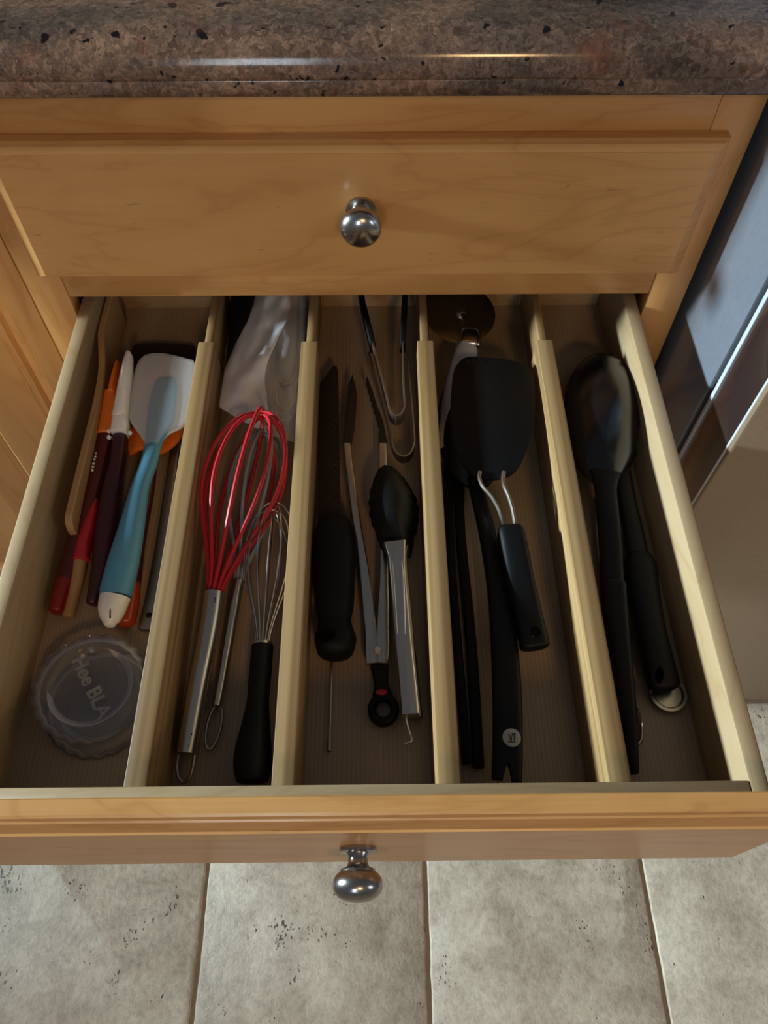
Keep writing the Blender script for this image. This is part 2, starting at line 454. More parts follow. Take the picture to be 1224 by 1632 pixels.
# ================================================================== countertop
def counter():
    x0, x1 = -1.30, 0.2925; yb = 0.598; zt, zb, yf = 0.922, 0.8815, -0.031
    prof = [(yb, zb), (yf + 0.004, zb), (yf + 0.0012, zb + 0.0012), (yf, zb + 0.004), (yf, 0.8939), (yf + 0.0002, 0.8942), (yf, 0.8945), (yf, 0.897)]
    r = 0.025
    for k in range(1, 11):
        a = math.radians(9 * k); prof.append((yf + r - r * math.cos(a), zt - r + r * math.sin(a)))
    prof.append((yb, zt))
    m = MB(); m.rings([[Vector((x, y, z)) for y, z in prof] for x in (x0, x1)])
    o = m.build('countertop', m_granite, smooth=50)
    tag(o, 'glossy brown speckled granite countertop with rounded front edge', 'countertop')
counter()

# ================================================================== cabinet
OX0, OX1, CX = -0.288, 0.254, -0.017
CR = 0.2885
cab = thing('base_cabinet', 'honey maple base cabinet with its second drawer pulled open', 'cabinet', (CX, 0, 0))
SEAM = -0.3235
def fbox(n, mat, par, *a, bev=0.0012, label=None): return MB().box(*a, bev=bev).build(n, mat, par, label)
fbox('stile', m_maple_z, cab, SEAM + 0.0004, OX0, 0, 0.019, 0.10, 0.881)
fbox('stile', m_maple_z, cab, OX1, CR, 0, 0.019, 0.10, 0.881)
fbox('rail', m_maple_x, cab, OX0, OX1, 0.0, 0.019, 0.834, 0.881)
fbox('rail', m_maple_x, cab, OX0, OX1, 0.0, 0.019, 0.680, 0.722, bev=0.002)
fbox('rail', m_maple_x, cab, OX0, OX1, 0.0, 0.019, 0.515, 0.552)
fbox('rail', m_maple_x, cab, OX0, OX1, 0.0, 0.019, 0.10, 0.138)
fbox('side_panel', m_dark_in, cab, CR - 0.016, CR, 0.0195, 0.595, 0.0, 0.881)
fbox('side_panel', m_dark_in, cab, SEAM + 0.0004, SEAM + 0.016, 0.0195, 0.595, 0.0, 0.881)
fbox('back_panel', m_dark_in, cab, SEAM + 0.017, CR - 0.017, 0.585, 0.595, 0.0, 0.881)
fbox('bottom_panel', m_dark_in, cab, SEAM + 0.017, CR - 0.017, 0.02, 0.584, 0.10, 0.116)
fbox('toe_kick', m_maple_x, cab, SEAM + 0.017, CR - 0.017, 0.06, 0.075, 0.0, 0.099)

def front_panel(x0, x1, z0, z1, y, bz=0.021, bx=0.0135):
    """drawer front: back plane y, 19 mm thick, moulded bevel all round"""
    m = MB()
    def rg(dx, dz, yy): return [Vector((x0 + dx, yy, z0 + dz)), Vector((x1 - dx, yy, z0 + dz)), Vector((x1 - dx, yy, z1 - dz)), Vector((x0 + dx, yy, z1 - dz))]
    m.rings([rg(0.001, 0.001, y), rg(0, 0, y - 0.001), rg(0, 0, y - 0.0100), rg(0.0012, 0.0012, y - 0.0116),
             rg(bx * 0.30, bz * 0.26, y - 0.0128), rg(bx * 0.36, bz * 0.33, y - 0.0140), rg(bx * 0.62, bz * 0.62, y - 0.0158),
             rg(bx * 0.94, bz * 0.95, y - 0.0176), rg(bx, bz, y - 0.0190)])
    return m
def knob_prof():
    # (radius, distance from the wood)
    return [(0.0001, 0), (0.0120, 0), (0.0124, 0.0012), (0.0120, 0.0030), (0.0078, 0.0036), (0.0066, 0.0060), (0.0064, 0.0095), (0.0075, 0.0120),
            (0.0110, 0.0134), (0.0120, 0.0142), (0.0118, 0.0150), (0.0138, 0.0164), (0.0158, 0.0190), (0.0166, 0.0220), (0.0164, 0.0248), (0.0150, 0.0278), (0.0120, 0.0305), (0.0080, 0.0322), (0.0035, 0.0330), (0.0001, 0.0331)]
dr_up = front_panel(CX - 0.2845, CX + 0.2845, 0.7145, 0.8400, -0.0005, bz=0.0065, bx=0.0115).build('drawer', m_maple_x, cab, 'closed upper drawer front with moulded edge', smooth=20)
fbox('drawer_bottom', m_box_x, dr_up, OX0 + 0.006, OX1 - 0.006, 0.0192, 0.50, 0.7260, 0.7320)
MB().lathe(knob_prof(), (CX + 0.004, -0.0193, 0.786), (0, -1, 0), 40).build('knob', m_nickel, dr_up, 'satin nickel knob', smooth=50)

YB = -0.450     # back plane of the lower drawer front
dr = front_panel(CX - 0.2845, CX + 0.2845, 0.547, 0.688, YB, bz=0.015, bx=0.0115).build('drawer', m_maple_x, cab, 'lower drawer pulled out, front with moulded edge', smooth=20)
MB().lathe(knob_prof(), (CX + 0.001, YB - 0.0188, 0.622), (0, -1, 0), 40).build('knob', m_nickel, dr, 'satin nickel knob', smooth=50)
DL, DR, DT, DF, DB = -0.2825, 0.2470, 0.668, 0.603, 0.084
TH = 0.0125; YI = -0.439
fbox('drawer_side', m_box_y, dr, DL, DL + TH, YB + 0.0002, DB, 0.585, DT, bev=0.0015)
fbox('drawer_side', m_box_y, dr, DR - TH, DR, YB + 0.0002, DB, 0.585, DT, bev=0.0015)
fbox('drawer_box_front', m_box_x, dr, DL + TH, DR - TH, YB + 0.0002, YI, 0.585, DT, bev=0.001)
fbox('drawer_back', m_box_x, dr, DL + TH, DR - TH, DB - TH, DB, 0.585, 0.655, bev=0.001)
fbox('drawer_bottom', m_bottom, dr, DL + TH, DR - TH, YI, DB - TH, DF - 0.006, DF, bev=0)
# a plain lower front under the open drawer
front_panel(CX - 0.2845, CX + 0.2845, 0.128, 0.530, -0.0005).build('lower_front', m_maple_x, cab, smooth=20)

# neighbouring cabinet on the left
nb = thing('base_cabinet', 'maple base cabinet with a panelled door, left of the open drawer', 'cabinet', (-0.60, 0, 0))
fbox('stile', m_maple_z, nb, SEAM - 0.052, SEAM - 0.0004, 0, 0.019, 0.10, 0.881)
fbox('stile', m_maple_z, nb, -0.90, -0.86, 0, 0.019, 0.10, 0.881)
fbox('rail', m_maple_x, nb, -0.86, SEAM - 0.052, 0, 0.019, 0.845, 0.881)
fbox('rail', m_maple_x, nb, -0.86, SEAM - 0.052, 0, 0.019, 0.10, 0.14)
fbox('side_panel', m_dark_in, nb, SEAM - 0.016, SEAM - 0.0004, 0.0195, 0.595, 0, 0.881)
fbox('side_panel', m_dark_in, nb, -0.90, -0.884, 0.0195, 0.595, 0, 0.881)
fbox('toe_kick', m_maple_x, nb, -0.884, SEAM - 0.016, 0.06, 0.075, 0, 0.099)
dx0, dx1, dz0, dz1 = -0.872, -0.3585, 0.125, 0.862
md = MB()
def dring(d, y): return [Vector((dx0 + d, y, dz0 + d)), Vector((dx1 - d, y, dz0 + d)), Vector((dx1 - d, y, dz1 - d)), Vector((dx0 + d, y, dz1 - d))]
md.rings([dring(0, -0.0005), dring(0, -0.010), dring(0.004, -0.0125), dring(0.005, -0.0145), dring(0.018, -0.0190), dring(0.062, -0.0190),
          dring(0.068, -0.013), dring(0.072, -0.0095), dring(0.078, -0.0095)])
door = md.build('door', m_maple_z, nb, smooth=20)
mp = MB(); mp.rings([dring(0.0785, -0.006), dring(0.0785, -0.0100), dring(0.110, -0.0160), dring(0.114, -0.0175)])
mp.build('door_panel', m_maple_z, door, smooth=20)

# ================================================================== refrigerator
fx = 0.2965; fr = thing('refrigerator', 'dark-sided appliance with brushed steel front right of the cabinet', 'refrigerator', (0.72, 0.2, 0))
fbox('body', m_fr_side, fr, fx, 1.16, -0.094, 0.58, 0.0, 1.72, bev=0.004)
fbox('gasket', m_fr_gask, fr, fx + 0.006, 1.154, -0.1035, -0.094, 0.03, 1.715, bev=0.001)
dd = fbox('door', m_fr_door, fr, fx, 1.16, -0.160, -0.1035, 0.022, 1.72, bev=0.003)
fbox('door_front', m_fr_front, dd, fx, 1.16, -0.167, -0.1602, 0.022, 1.72, bev=0.0025)
fbox('edge_trim', m_fr_trim, dd, fx - 0.0008, fx + 0.006, -0.1085, -0.1036, 0.022, 1.72, bev=0.0006)
fbox('edge_trim', m_fr_trim, dd, fx - 0.0008, fx + 0.004, -0.1625, -0.1600, 0.022, 1.72, bev=0.0005)

# ================================================================== bamboo drawer dividers
DZ = 0.663
def divider(x0, x1, label, yb=-0.041):
    xc = (x0 + x1) / 2
    t = thing('drawer_divider', label, 'divider', (xc, -0.2, DF), group='bamboo drawer dividers')
    MB().box(x0, x1, YI + 0.0006, yb, DF + 0.0005, DZ, bev=0.0009).build('divider_body', m_bamboo, t)
    ins = MB().box(xc - 0.0035, xc + 0.0035, yb, DB - TH - 0.006, DF + 0.004, DZ - 0.005, bev=0.001).build('slide_insert', m_bamboo, t)
    MB().box(xc - 0.006, xc + 0.006, DB - TH - 0.006, DB - TH - 0.0005, DF + 0.004, DZ - 0.008, bev=0.001).build('end_pad', m_bamboo, ins)
    return t
divider(-0.166, -0.151, 'bamboo divider between the spatulas and the whisks')
divider(-0.071, -0.056, 'bamboo divider between the whisks and the zester')
divider(0.0362, 0.0512, 'bamboo divider between the tongs and the black turner')
divider(0.1465, 0.1615, 'bamboo divider between the black turner and the black spoons')

# ================================================================== compartment 1: spatulas and lids
# wooden spatula standing on edge
t = thing('wooden_spatula', 'thin curved wooden spatula standing on edge against the left drawer side', 'spatula', (-0.262, -0.1, DF))
pth = [W(x, y, 0.652) for x, y in ((151, 462), (157, 500), (161, 560), (160, 590), (152, 635), (138, 690), (124, 745), (110, 800), (103, 830))]
pth = [(p.x, p.y, 0) for p in pth]; pth = catmull(pth, 4)
rs = []
for i, p in enumerate(pth):
    a = Vector(pth[max(i - 1, 0)]); b = Vector(pth[min(i + 1, len(pth) - 1)]); d = (b - a).normalized(); nrm = Vector((-d.y, d.x, 0)) * 0.0030
    u = i / (len(pth) - 1); e = max(0, (u - 0.94) / 0.06)
    zt, zb = 0.652 - 0.004 * u - 0.010 * e * e, DF + 0.001 + 0.012 * u + 0.010 * e * e
    c = Vector((max(p[0], DL + TH + 0.0045), p[1], 0)); f = 0.75
    rs.append([c + nrm + Vector((0, 0, zb + 0.001)), c + nrm * f + Vector((0, 0, zb)), c - nrm * f + Vector((0, 0, zb)), c - nrm + Vector((0, 0, zb + 0.001)),
               c - nrm + Vector((0, 0, zt - 0.001)), c - nrm * f + Vector((0, 0, zt)), c + nrm * f + Vector((0, 0, zt)), c + nrm + Vector((0, 0, zt - 0.001))])
MB().rings(rs).build('blade_and_handle', m_stick, t)

# orange narrow spatula with dark red handle
t = thing('slim_spatula', 'slim orange-tipped spatula on edge with dark red handle', 'spatula', (-0.245, -0.15, DF))
MB().px([(157, 183, 694, 0.634, 0.008), (163, 188, 660, 0.636, 0.008), (168, 187, 628, 0.638, 0.008)], exp=4, cap=0.15).build('sleeve', m_orange, t)
MB().px([(174, 187, 630, 0.638, 0.011), (180, 190, 605, 0.640, 0.010), (186, 191, 580, 0.642, 0.006)], exp=2.5, cap=0.5).build('head', m_orange, t)
h = MB().px([(157, 181, 696, 0.633, 0.007), (146, 170, 745, 0.630, 0.007), (125, 155, 810, 0.626, 0.008), (103, 138, 880, 0.620, 0.009), (92, 122, 925, 0.615, 0.0095)], exp=3, cap=0, caps=(False, False)).build('handle', m_darkred, t)
MB().px([(92, 122, 925.5, 0.615, 0.0095), (84, 113, 950, 0.6135, 0.0095), (79, 104, 972, 0.612, 0.008)], exp=2.6, cap=0.7, caps=(False, True)).build('handle_end', m_redorange, t, 'clear red handle end')
mm = MB()
for i, (x, y) in enumerate(((150, 722), (149, 727), (147.5, 732), (146, 738), (145, 743), (144, 748))):
    p = W(x + 3, y, 0.638); mm.box(p.x - 0.0009, p.x + 0.0007, p.y - 0.0006 - 0.0003 * (i % 2), p.y + 0.0006, p.z - 0.002, p.z + 0.0002)
mm.build('printed_lettering', m_white, h, 'tiny white lettering')

# white narrow spatula with plum handle
t = thing('slim_spatula', 'slim white spatula on edge with plum handle and nubbed collar', 'spatula', (-0.225, -0.15, DF))
MB().px([(180, 205, 668, 0.640, 0.011), (189, 207, 630, 0.642, 0.013), (196, 210, 595, 0.644, 0.012), (202, 211, 568, 0.645, 0.008)], exp=2.6, cap=0.8).build('head', m_white, t)
c = MB().px([(178, 204, 692, 0.638, 0.009), (180, 206, 680, 0.639, 0.010), (182, 205, 668, 0.640, 0.010)], exp=4, cap=0.12).build('collar', m_white, t)
for x, y in ((174, 687), (174, 697), (207, 690)):
    p = W(x, y, 0.640); mm = MB(); mm.lathe([(0.0002, -0.0022), (0.0016, -0.0016), (0.0022, 0), (0.0016, 0.0016), (0.0002, 0.0022)], p, n=10); mm.build('nub', m_white, c)
MB().px([(180, 203, 698, 0.636, 0.007), (175, 198, 740, 0.633, 0.007), (163, 193, 785, 0.630, 0.008), (152, 186, 850, 0.625, 0.009), (146, 176, 910, 0.618, 0.009), (138, 158, 962, 0.612, 0.007)], exp=2.6, cap=0.4).build('handle', m_plum, t)

# red spatula with wooden handle
t = thing('small_spatula', 'small red silicone spatula with plain wooden handle', 'spatula', (-0.235, -0.28, DF))
MB().px([(117, 143, 893, 0.6235, 0.0075), (123, 145, 868, 0.625, 0.008), (133, 152, 838, 0.627, 0.007), (144, 156, 812, 0.628, 0.005), (153, 157, 797, 0.629, 0.003)], exp=2.4, cap=0.15).build('head', m_red, t)
MB().px([(117, 139, 893, 0.6235, 0.0050), (112, 134, 925, 0.6175, 0.0052), (104, 126, 955, 0.612, 0.005), (99, 119, 980, 0.6085, 0.0048)], exp=2.2, cap=0.5).build('handle', m_stick, t)

# maroon spatula at the bottom with flat steel handle
t = thing('wide_spatula', 'wide dark maroon spatula with flat steel handle, lowest of the spatulas', 'spatula', (-0.19, -0.1, DF))
o = poly([(226, 546), (300, 548), (310, 560), (309, 620), (306, 668), (294, 694), (280, 700), (250, 690), (222, 655), (208, 610), (208, 560)], 0.612, 3)
o = [(min(x, -0.1675), y) for x, y in o]
MB().prism(o, 0.606, 0.612, 0.0015).build('head', m_maroon, t)
h = MB().px([(276, 290, 690, 0.611, 0.0025), (268, 283, 745, 0.610, 0.0025), (255, 273, 830, 0.609, 0.0028), (243, 264, 900, 0.608, 0.003), (231, 252, 960, 0.607, 0.003), (221, 245, 1003, 0.607, 0.003)], exp=5, cap=0.2, hi=-0.168).build('handle', m_steel_d, t, 'flat steel handle')
p = W(238, 981, 0.609); cut(h, MB().lathe([(0.0026, -0.02), (0.0026, 0.02)], p, n=16))

# orange spatula under the blue one
t = thing('spoon_spatula', 'orange spoon spatula with clear orange handle lying under the blue one', 'spatula', (-0.205, -0.15, DF))
o = poly([(203, 690), (205, 722), (222, 714), (236, 717), (252, 722), (272, 712), (288, 695), (293, 675), (290, 640), (280, 610), (250, 596), (222, 606), (206, 640)], 0.624, 3)
o = [(min(x, -0.170), y) for x, y in o]
MB().prism(o, 0.6195, 0.6245, 0.0015).build('head', m_orange, t)
MB().px([(232, 252, 712, 0.622, 0.004), (226, 246, 780, 0.6195, 0.005), (208, 232, 860, 0.616, 0.006), (195, 224, 930, 0.6125, 0.007)], exp=2.6, cap=0, caps=(False, False)).build('handle', m_darkred, t)
MB().px([(195, 224, 930.5, 0.6125, 0.007), (188, 222, 960, 0.612, 0.008), (184, 216, 990, 0.612, 0.0075)], exp=2.4, cap=0.6, caps=(False, True)).build('handle_end', m_amber, t, 'clear orange handle end')

# blue spatula on top
t = thing('silicone_spatula', 'light blue silicone spatula with frosted white head and handle tip', 'spatula', (-0.21, -0.17, DF))
ZH = 0.643
o = poly([(236, 563), (262, 562), (300, 571), (309, 576), (309, 600), (305, 640), (300, 662), (288, 676), (268, 686), (257, 698), (250, 716), (232, 716), (229, 702), (219, 686), (206, 668), (203, 655), (208, 618), (216, 584), (224, 570)], ZH, 3)
o = [(min(x, -0.1685), y) for x, y in o]
MB().prism(o, ZH - 0.0070, ZH - 0.0030, 0.0015).build('head', m_silw, t, 'frosted white flexible head')
MB().prism(o, ZH - 0.0029, ZH, 0.0016).build('head_skin', m_frost, t, 'frosted translucent top of the head')
MB().px([(229, 256, 716, ZH - 0.0032, 0.0042), (231, 262, 700, ZH - 0.0016, 0.0012), (234, 276, 672, ZH - 0.0017, 0.0010), (237, 280, 645, ZH - 0.0017, 0.0010), (243, 282, 620, ZH - 0.0017, 0.0010), (249, 279, 606, ZH - 0.0017, 0.0010)], exp=3, cap=0.5, caps=(False, True)).build('head_core', m_blue, t)
h = MB().px([(229, 256, 716, ZH - 0.003, 0.0045), (223, 250, 740, 0.641, 0.0058), (208, 237, 780, 0.640, 0.0068), (190, 230, 840, 0.638, 0.0085), (172, 222, 895, 0.635, 0.010), (161, 213, 935, 0.632, 0.010), (159, 209, 950, 0.631, 0.010)], exp=2.3, cap=0, caps=(False, False)).build('handle', m_blue, t)
e = MB().px([(159, 209, 950.2, 0.631, 0.010), (157, 204, 962, 0.630, 0.010), (157, 199, 975, 0.629, 0.009), (160, 193, 986, 0.628, 0.0075), (165, 185, 994, 0.6275, 0.005)], exp=2.2, cap=0.6, caps=(False, True)).build('handle_tip', m_white, t, 'white handle tip with slit')
p = W(175, 976, 0.637); cut(e, MB().box(p.x - 0.0008, p.x + 0.0008, p.y - 0.0035, p.y + 0.0035, 0.625, 0.65))

# clear scalloped lids
def lid(label, c, R, tilt, az, text):
    t = thing('scalloped_lid', label, 'lid', c, group='clear scalloped lids')
    mod = lambda th, r: 1 + 0.020 * math.cos(22 * th) * max(0, (r - 0.86 * R) / (0.14 * R))
    prof = [(0.0004, 0.0022), (0.60 * R, 0.0022), (0.64 * R, 0.0030), (0.70 * R, 0.0075), (0.74 * R, 0.0085), (0.84 * R, 0.0085), (0.88 * R, 0.0080), (0.94 * R, 0.0060), (0.955 * R, 0.0066), (0.99 * R, 0.0035), (1.0 * R, 0.0042), (1.01 * R, 0.0),
            (0.985 * R, -0.0002), (0.965 * R, 0.0022), (0.925 * R, 0.0042), (0.86 * R, 0.0066), (0.745 * R, 0.0070), (0.715 * R, 0.0060), (0.66 * R, 0.0014), (0.62 * R, 0.0006), (0.0004, 0.0006)]
    m = MB(); m.lathe(prof, (0, 0, 0), n=132, mod=mod)
    mt = Matrix.Rotation(tilt, 4, Vector((math.cos(az), math.sin(az), 0)))
    bmesh.ops.transform(m.bm, matrix=Matrix.Translation(c) @ mt, verts=m.bm.verts[:])
    l = m.build('lid_disc', m_clear, t, smooth=60)
    if text:
        cu = bpy.data.curves.new('txt', 'FONT'); cu.body = text; cu.size = 0.0150; cu.extrude = 0.0005; cu.bevel_depth = 0.0004; cu.align_x = 'CENTER'; cu.align_y = 'CENTER'; cu.resolution_u = 3
        to = bpy.data.objects.new('txt', cu); col.objects.link(to); bpy.context.view_layer.update()
        me = bpy.data.meshes.new_from_object(to.evaluated_get(bpy.context.evaluated_depsgraph_get())); bpy.data.objects.remove(to)
        me.transform(mt @ Matrix.Translation((0, 0, 0.0029)) @ Matrix.Rotation(math.radians(-57), 4, 'Z'))
        link('embossed_lettering', me, m_emb, l, smooth=None)
    return t
p = W(160, 1118, DF + 0.004); lid('lower of two clear scalloped lids, half hidden under the other', (p.x, p.y, DF + 0.0006), 0.0418, 0, 0, None)
p = W(144, 1094, 0.618); lid('upper clear scalloped lid with embossed lettering, lying on another lid', (p.x, p.y, DF + 0.0115), 0.0425, math.radians(3), 2.2, 'Hee BLA')

# ================================================================== compartment 2: whisks and bag
def whisk_wires(base, apex, R, nl, r0, wr, sq=0.0, n=34, phase=0.0, bulge=0.62, lens=None, flat=1.0):
    """closed loops from the handle mouth round the apex; each loop is its own wire"""
    B, A = Vector(base), Vector(apex); ax = (A - B); L = ax.length; ax.normalize()
    u = ax.cross(Vector((0, 0, 1))).normalized(); v = u.cross(ax).normalized(); out = []
    for i in range(nl):
        th = phase + math.pi * i / nl; d = u * math.cos(th) + v * (math.sin(th) * flat)
        Li = L * (lens[i] if lens else 1 - 0.012 * i); pts = []
        for k in range(n + 1):
            s = k / n; a = math.pi * s                       # 0..pi round the loop
            h = math.sin(a) ** 0.8 if False else None
            tt = 0.5 - 0.5 * math.cos(2 * math.pi * min(s, 1 - s)) # 0..1 up one side
            x = min(s, 1 - s) * 2
            # height along the axis and radius of the pear shaped loop
            if x < 0.60:
                q = x / 0.60; hh = q * bulge * 1.0; rad = r0 + (R - r0) * (0.5 - 0.5 * math.cos(math.pi * q)) ** 0.85
            else:
                q = (x - 0.60) / 0.40; hh = bulge + (1 - bulge) * math.sin(q * math.pi / 2); rad = R * math.cos(q * math.pi / 2)
            sg = 1 if s <= 0.5 else -1
            pts.append(B + ax * (hh * Li) + d * (rad * sg))
        out.append(pts)
    return out
# grey whisk (lowest)
t = thing('balloon_whisk', 'grey silicone whisk with slim steel handle under the red one', 'whisk', (-0.11, -0.22, DF))
bp = W(380.5, 926, 0.617)
for w in whisk_wires(bp, W(424, 684, 0.628), 0.0245, 4, 0.0032, 0.0015, phase=0.2, flat=0.9):
    MB().tube(w, 0.0015, 7).build('wire', m_grey, t)
h = MB().px([(371, 390, 926, 0.617, 0.0052), (363, 382, 970, 0.6155, 0.0052), (345, 362, 1085, 0.611, 0.005), (338, 354, 1126, 0.610, 0.005)], exp=2.0, cap=0.12).build('handle', m_steel, t)
lp = []
for k in range(26):
    a = 2 * math.pi * k / 26; c = W(341 + 0, 1158, 0.609); d = W(333, 1190, 0.609) - W(346, 1128, 0.609); d.z = 0; d.normalize(); e = Vector((d.y, -d.x, 0))
    lp.append(c + d * 0.0168 * math.cos(a) + e * 0.0052 * math.sin(a))
MB().tube(lp, 0.0014, 8, closed=True).build('hanging_loop', m_steel_d, t)
# red whisk
t = thing('balloon_whisk', 'red silicone balloon whisk with brushed steel handle', 'whisk', (-0.12, -0.25, DF))
bp = W(340, 948, 0.629); apx = W(418, 656, 0.650)
for w in whisk_wires(bp, apx, 0.0345, 5, 0.0055, 0.0017, phase=0.25, flat=0.85, lens=[1.0, 0.97, 1.01, 0.96, 0.985]):
    MB().tube(w, 0.00175, 8).build('wire', m_red, t)
h = MB().px([(323, 358, 946, 0.629, 0.0088), (316, 350, 1000, 0.6265, 0.0088), (296, 330, 1105, 0.6205, 0.0087), (279, 314, 1200, 0.6135, 0.0086)], exp=2.0, cap=0.1, n=24).build('handle', m_steel, t)
mm = MB()
for x, y in ((344, 956), (343, 961), (340, 966), (339, 971), (304, 1170), (306, 1172), (303, 1177), (301, 1190)):
    p = W(x, y, 0.634 - (y - 950) / 250 * 0.0155); mm.box(p.x - 0.0007, p.x + 0.0007, p.y - 0.0008, p.y + 0.0008, p.z, p.z + 0.0030)
mm.build('etched_mark', m_ink, h, kind='stuff')
lp = wpath([(284, 1203, 0.613), (282, 1222, 0.6115), (285, 1240, 0.610), (292, 1246, 0.609), (301, 1241, 0.610), (307, 1222, 0.6115), (310, 1203, 0.613)], 4)
MB().tube(lp, 0.0013, 8).build('hanging_loop', m_steel_d, t)
# wire whisk with black grip
t = thing('wire_whisk', 'small steel wire whisk with black rubber grip', 'whisk', (-0.09, -0.3, DF))
bp = W(418, 1026, 0.622)
for w in whisk_wires(bp, W(436, 800, 0.632), 0.0205, 7, 0.0050, 0.0008, phase=0.1, flat=0.95, lens=[1.0, 0.93, 0.985, 0.90, 0.96, 0.88, 0.94]):
    MB().tube(w, 0.00075, 6).build('wire', m_wire, t)
MB().lathe([(0.0080, 0), (0.0082, 0.0006), (0.0082, 0.0030), (0.0076, 0.0036)], W(418, 1031, 0.6215), (W(421, 980, 0.624) - W(418, 1031, 0.6215)).normalized(), 24).build('collar', m_steel, t)
MB().px([(401, 436, 1030, 0.6215, 0.0088), (396, 432, 1082, 0.620, 0.0088), (393, 429, 1120, 0.619, 0.009), (384, 431, 1159, 0.6185, 0.0115), (374, 433, 1197, 0.6185, 0.0142), (372, 433, 1223, 0.6185, 0.0145), (376, 428, 1244, 0.6175, 0.0125)], exp=2.1, cap=0.2, n=22).build('grip', m_black_rb, t)
# black knife-like handle at the back
t = thing('utensil_handle', 'black plastic utensil grip at the back beside the clear bag', 'utensil', (-0.13, 0.0, DF))
MB().px([(352, 392, 606, 0.612, 0.008), (352, 398, 560, 0.618, 0.013), (350, 405, 520, 0.622, 0.018), (350, 408, 480, 0.624, 0.020), (352, 408, 440, 0.624, 0.018)], exp=4, cap=0.3, lo=-0.149).build('grip', m_black_dp, t)
# U-bent steel tongs, standing on edge
def u_tong(name, label, pl, pr, yb_px, z, hgt, th, mat, group, tips=None):
    """pl, pr: pixel rows of the left and right arm (from the back to the bend)"""
    L = [W(x, y, z) for x, y in catmull(pl, 4)]; R = [W(x, y, z) for x, y in catmull(pr, 4)]
    a, b = L[-1], R[-1]; mid = (a + b) / 2; r = (b - a).length / 2; low = W(0, yb_px, z).y; dep = mid.y - W((pl[-1][0] + pr[-1][0]) / 2, yb_px, z).y
    arc = []
    for k in range(1, 12):
        an = math.pi * k / 12; arc.append(Vector((mid.x - r * math.cos(an), a.y + (b.y - a.y) * k / 12 - dep * math.sin(an), z)))
    path = L + arc + R[::-1]
    t = thing(name, label, 'tongs', (mid.x, mid.y, z - hgt), group=group)
    rs = []
    for i, p in enumerate(path):
        d = (path[min(i + 1, len(path) - 1)] - path[max(i - 1, 0)]).normalized(); nr = Vector((-d.y, d.x, 0)) * th / 2
        up = Vector((0, 0, 0)); dn = Vector((0, 0, -hgt))
        rs.append([p + nr + dn, p - nr + dn, p - nr, p + nr])
    MB().rings(rs).build('bent_strip', mat, t)
    if tips:
        for arm in (L, R):
            MB().sweep([arm[0] + Vector((0, 0, -hgt / 2)), arm[4] + Vector((0, 0, -hgt / 2)), arm[min(8, len(arm) - 2)] + Vector((0, 0, -hgt / 2))], [th * 1.9] * 3, [hgt * 0.62] * 3, 4, 12, 0.5).build('tip_cover', tips, t)
    return t
for k, (yy, zz) in enumerate(((612, 0.630), (651, 0.624), (671, 0.6215))):
    u_tong('small_tongs', ['shortest bent steel tongs in the clear bag', 'middle bent steel tongs in the clear bag', 'longest bent steel tongs in the clear bag'][k],
           [(441 + k, 470), (442 - k, 540), (443 - 1.5 * k, yy - 22)], [(476 + k, 470), (474 + k, 540), (472 - 1.0 * k, yy - 22)], yy, zz, 0.0095 - 0.001 * k, 0.0011, m_steel, 'bent steel tongs in the bag')
# clear bag
t = thing('plastic_bag', 'crumpled clear plastic bag lying in the whisk compartment', 'bag', (-0.11, -0.02, DF))
NU, NV = 26, 34; ledge = catmull([(412, 440, 0), (402, 480, 0), (386, 520, 0), (368, 565, 0), (350, 605, 0), (331, 638, 0)], 8); redge = catmull([(492, 440, 0), (492, 480, 0), (488, 530, 0), (484, 590, 0), (478, 640, 0), (470, 682, 0)], 8)
rows_t, rows_b = [], []
for j in range(NV + 1):
    v = j / NV; a = ledge[min(int(v * (len(ledge) - 1)), len(ledge) - 1)]; b = redge[min(int(v * (len(redge) - 1)), len(redge) - 1)]
    rt, rb = [], []
    for i in range(NU + 1):
        u = i / NU; q = (math.sin(math.pi * u) * 1.0) ** 0.5 if 0 < u < 1 else 0
        x = a[0] + (b[0] - a[0]) * u; y = a[1] + (b[1] - a[1]) * u + (24 * math.sin(math.pi * u * 0.6) * v ** 6)
        zt = 0.646 - 0.012 * v; nz = noise.noise(Vector((u * 5.0, v * 6.0, 1.7))) * 0.006 + noise.noise(Vector((u * 11, v * 9, 5.2))) * 0.0022 + 0.004 * abs(noise.noise(Vector((u * 3 + v * 4, v * 2, 9))))
        end = min(1, (1 - v) * 9)
        zz = 0.630 + (zt - 0.630 + nz) * q * (0.35 + 0.65 * end)
        p = W(x, y, zz); p.x = min(max(p.x, -0.1475), -0.0725); rt.append(p)
        p2 = W(x, y, zz); p2.z = zz - (0.0004 + 0.016 * q * end); p2.x = p.x; p2.z = max(p2.z, DF + 0.001); rb.append(p2)
    rows_t.append(rt); rows_b.append(rb)
m = MB(); m.rings([rt + rb[::-1] for rt, rb in zip(rows_t, rows_b)], cap=False); bf = m.build('bag_film', m_bag, t, smooth=80)
fo = []
for j, rt in enumerate(rows_t):
    k = 4 + NU * (0.50 + 0.12 * math.sin(j * 0.21) - 0.10 * (1 - j / NV)); r2 = []
    for i in range(15):
        u = i / 14 * min(k, NU - 2) ; a_ = int(u); f_ = u - a_; p = rt[a_] * (1 - f_) + rt[a_ + 1] * f_
        r2.append(p + Vector((0.0004, 0, 0.0010 + 0.0014 * abs(noise.noise(Vector((u * 0.5, j * 0.22, 3)))))))
    fo.append(r2 + [q - Vector((0, 0, 0.0003)) for q in reversed(r2)])
m = MB(); m.rings(fo, cap=False); m.build('folded_film', m_bag2, bf, 'whitish folded layer of the bag', smooth=80)

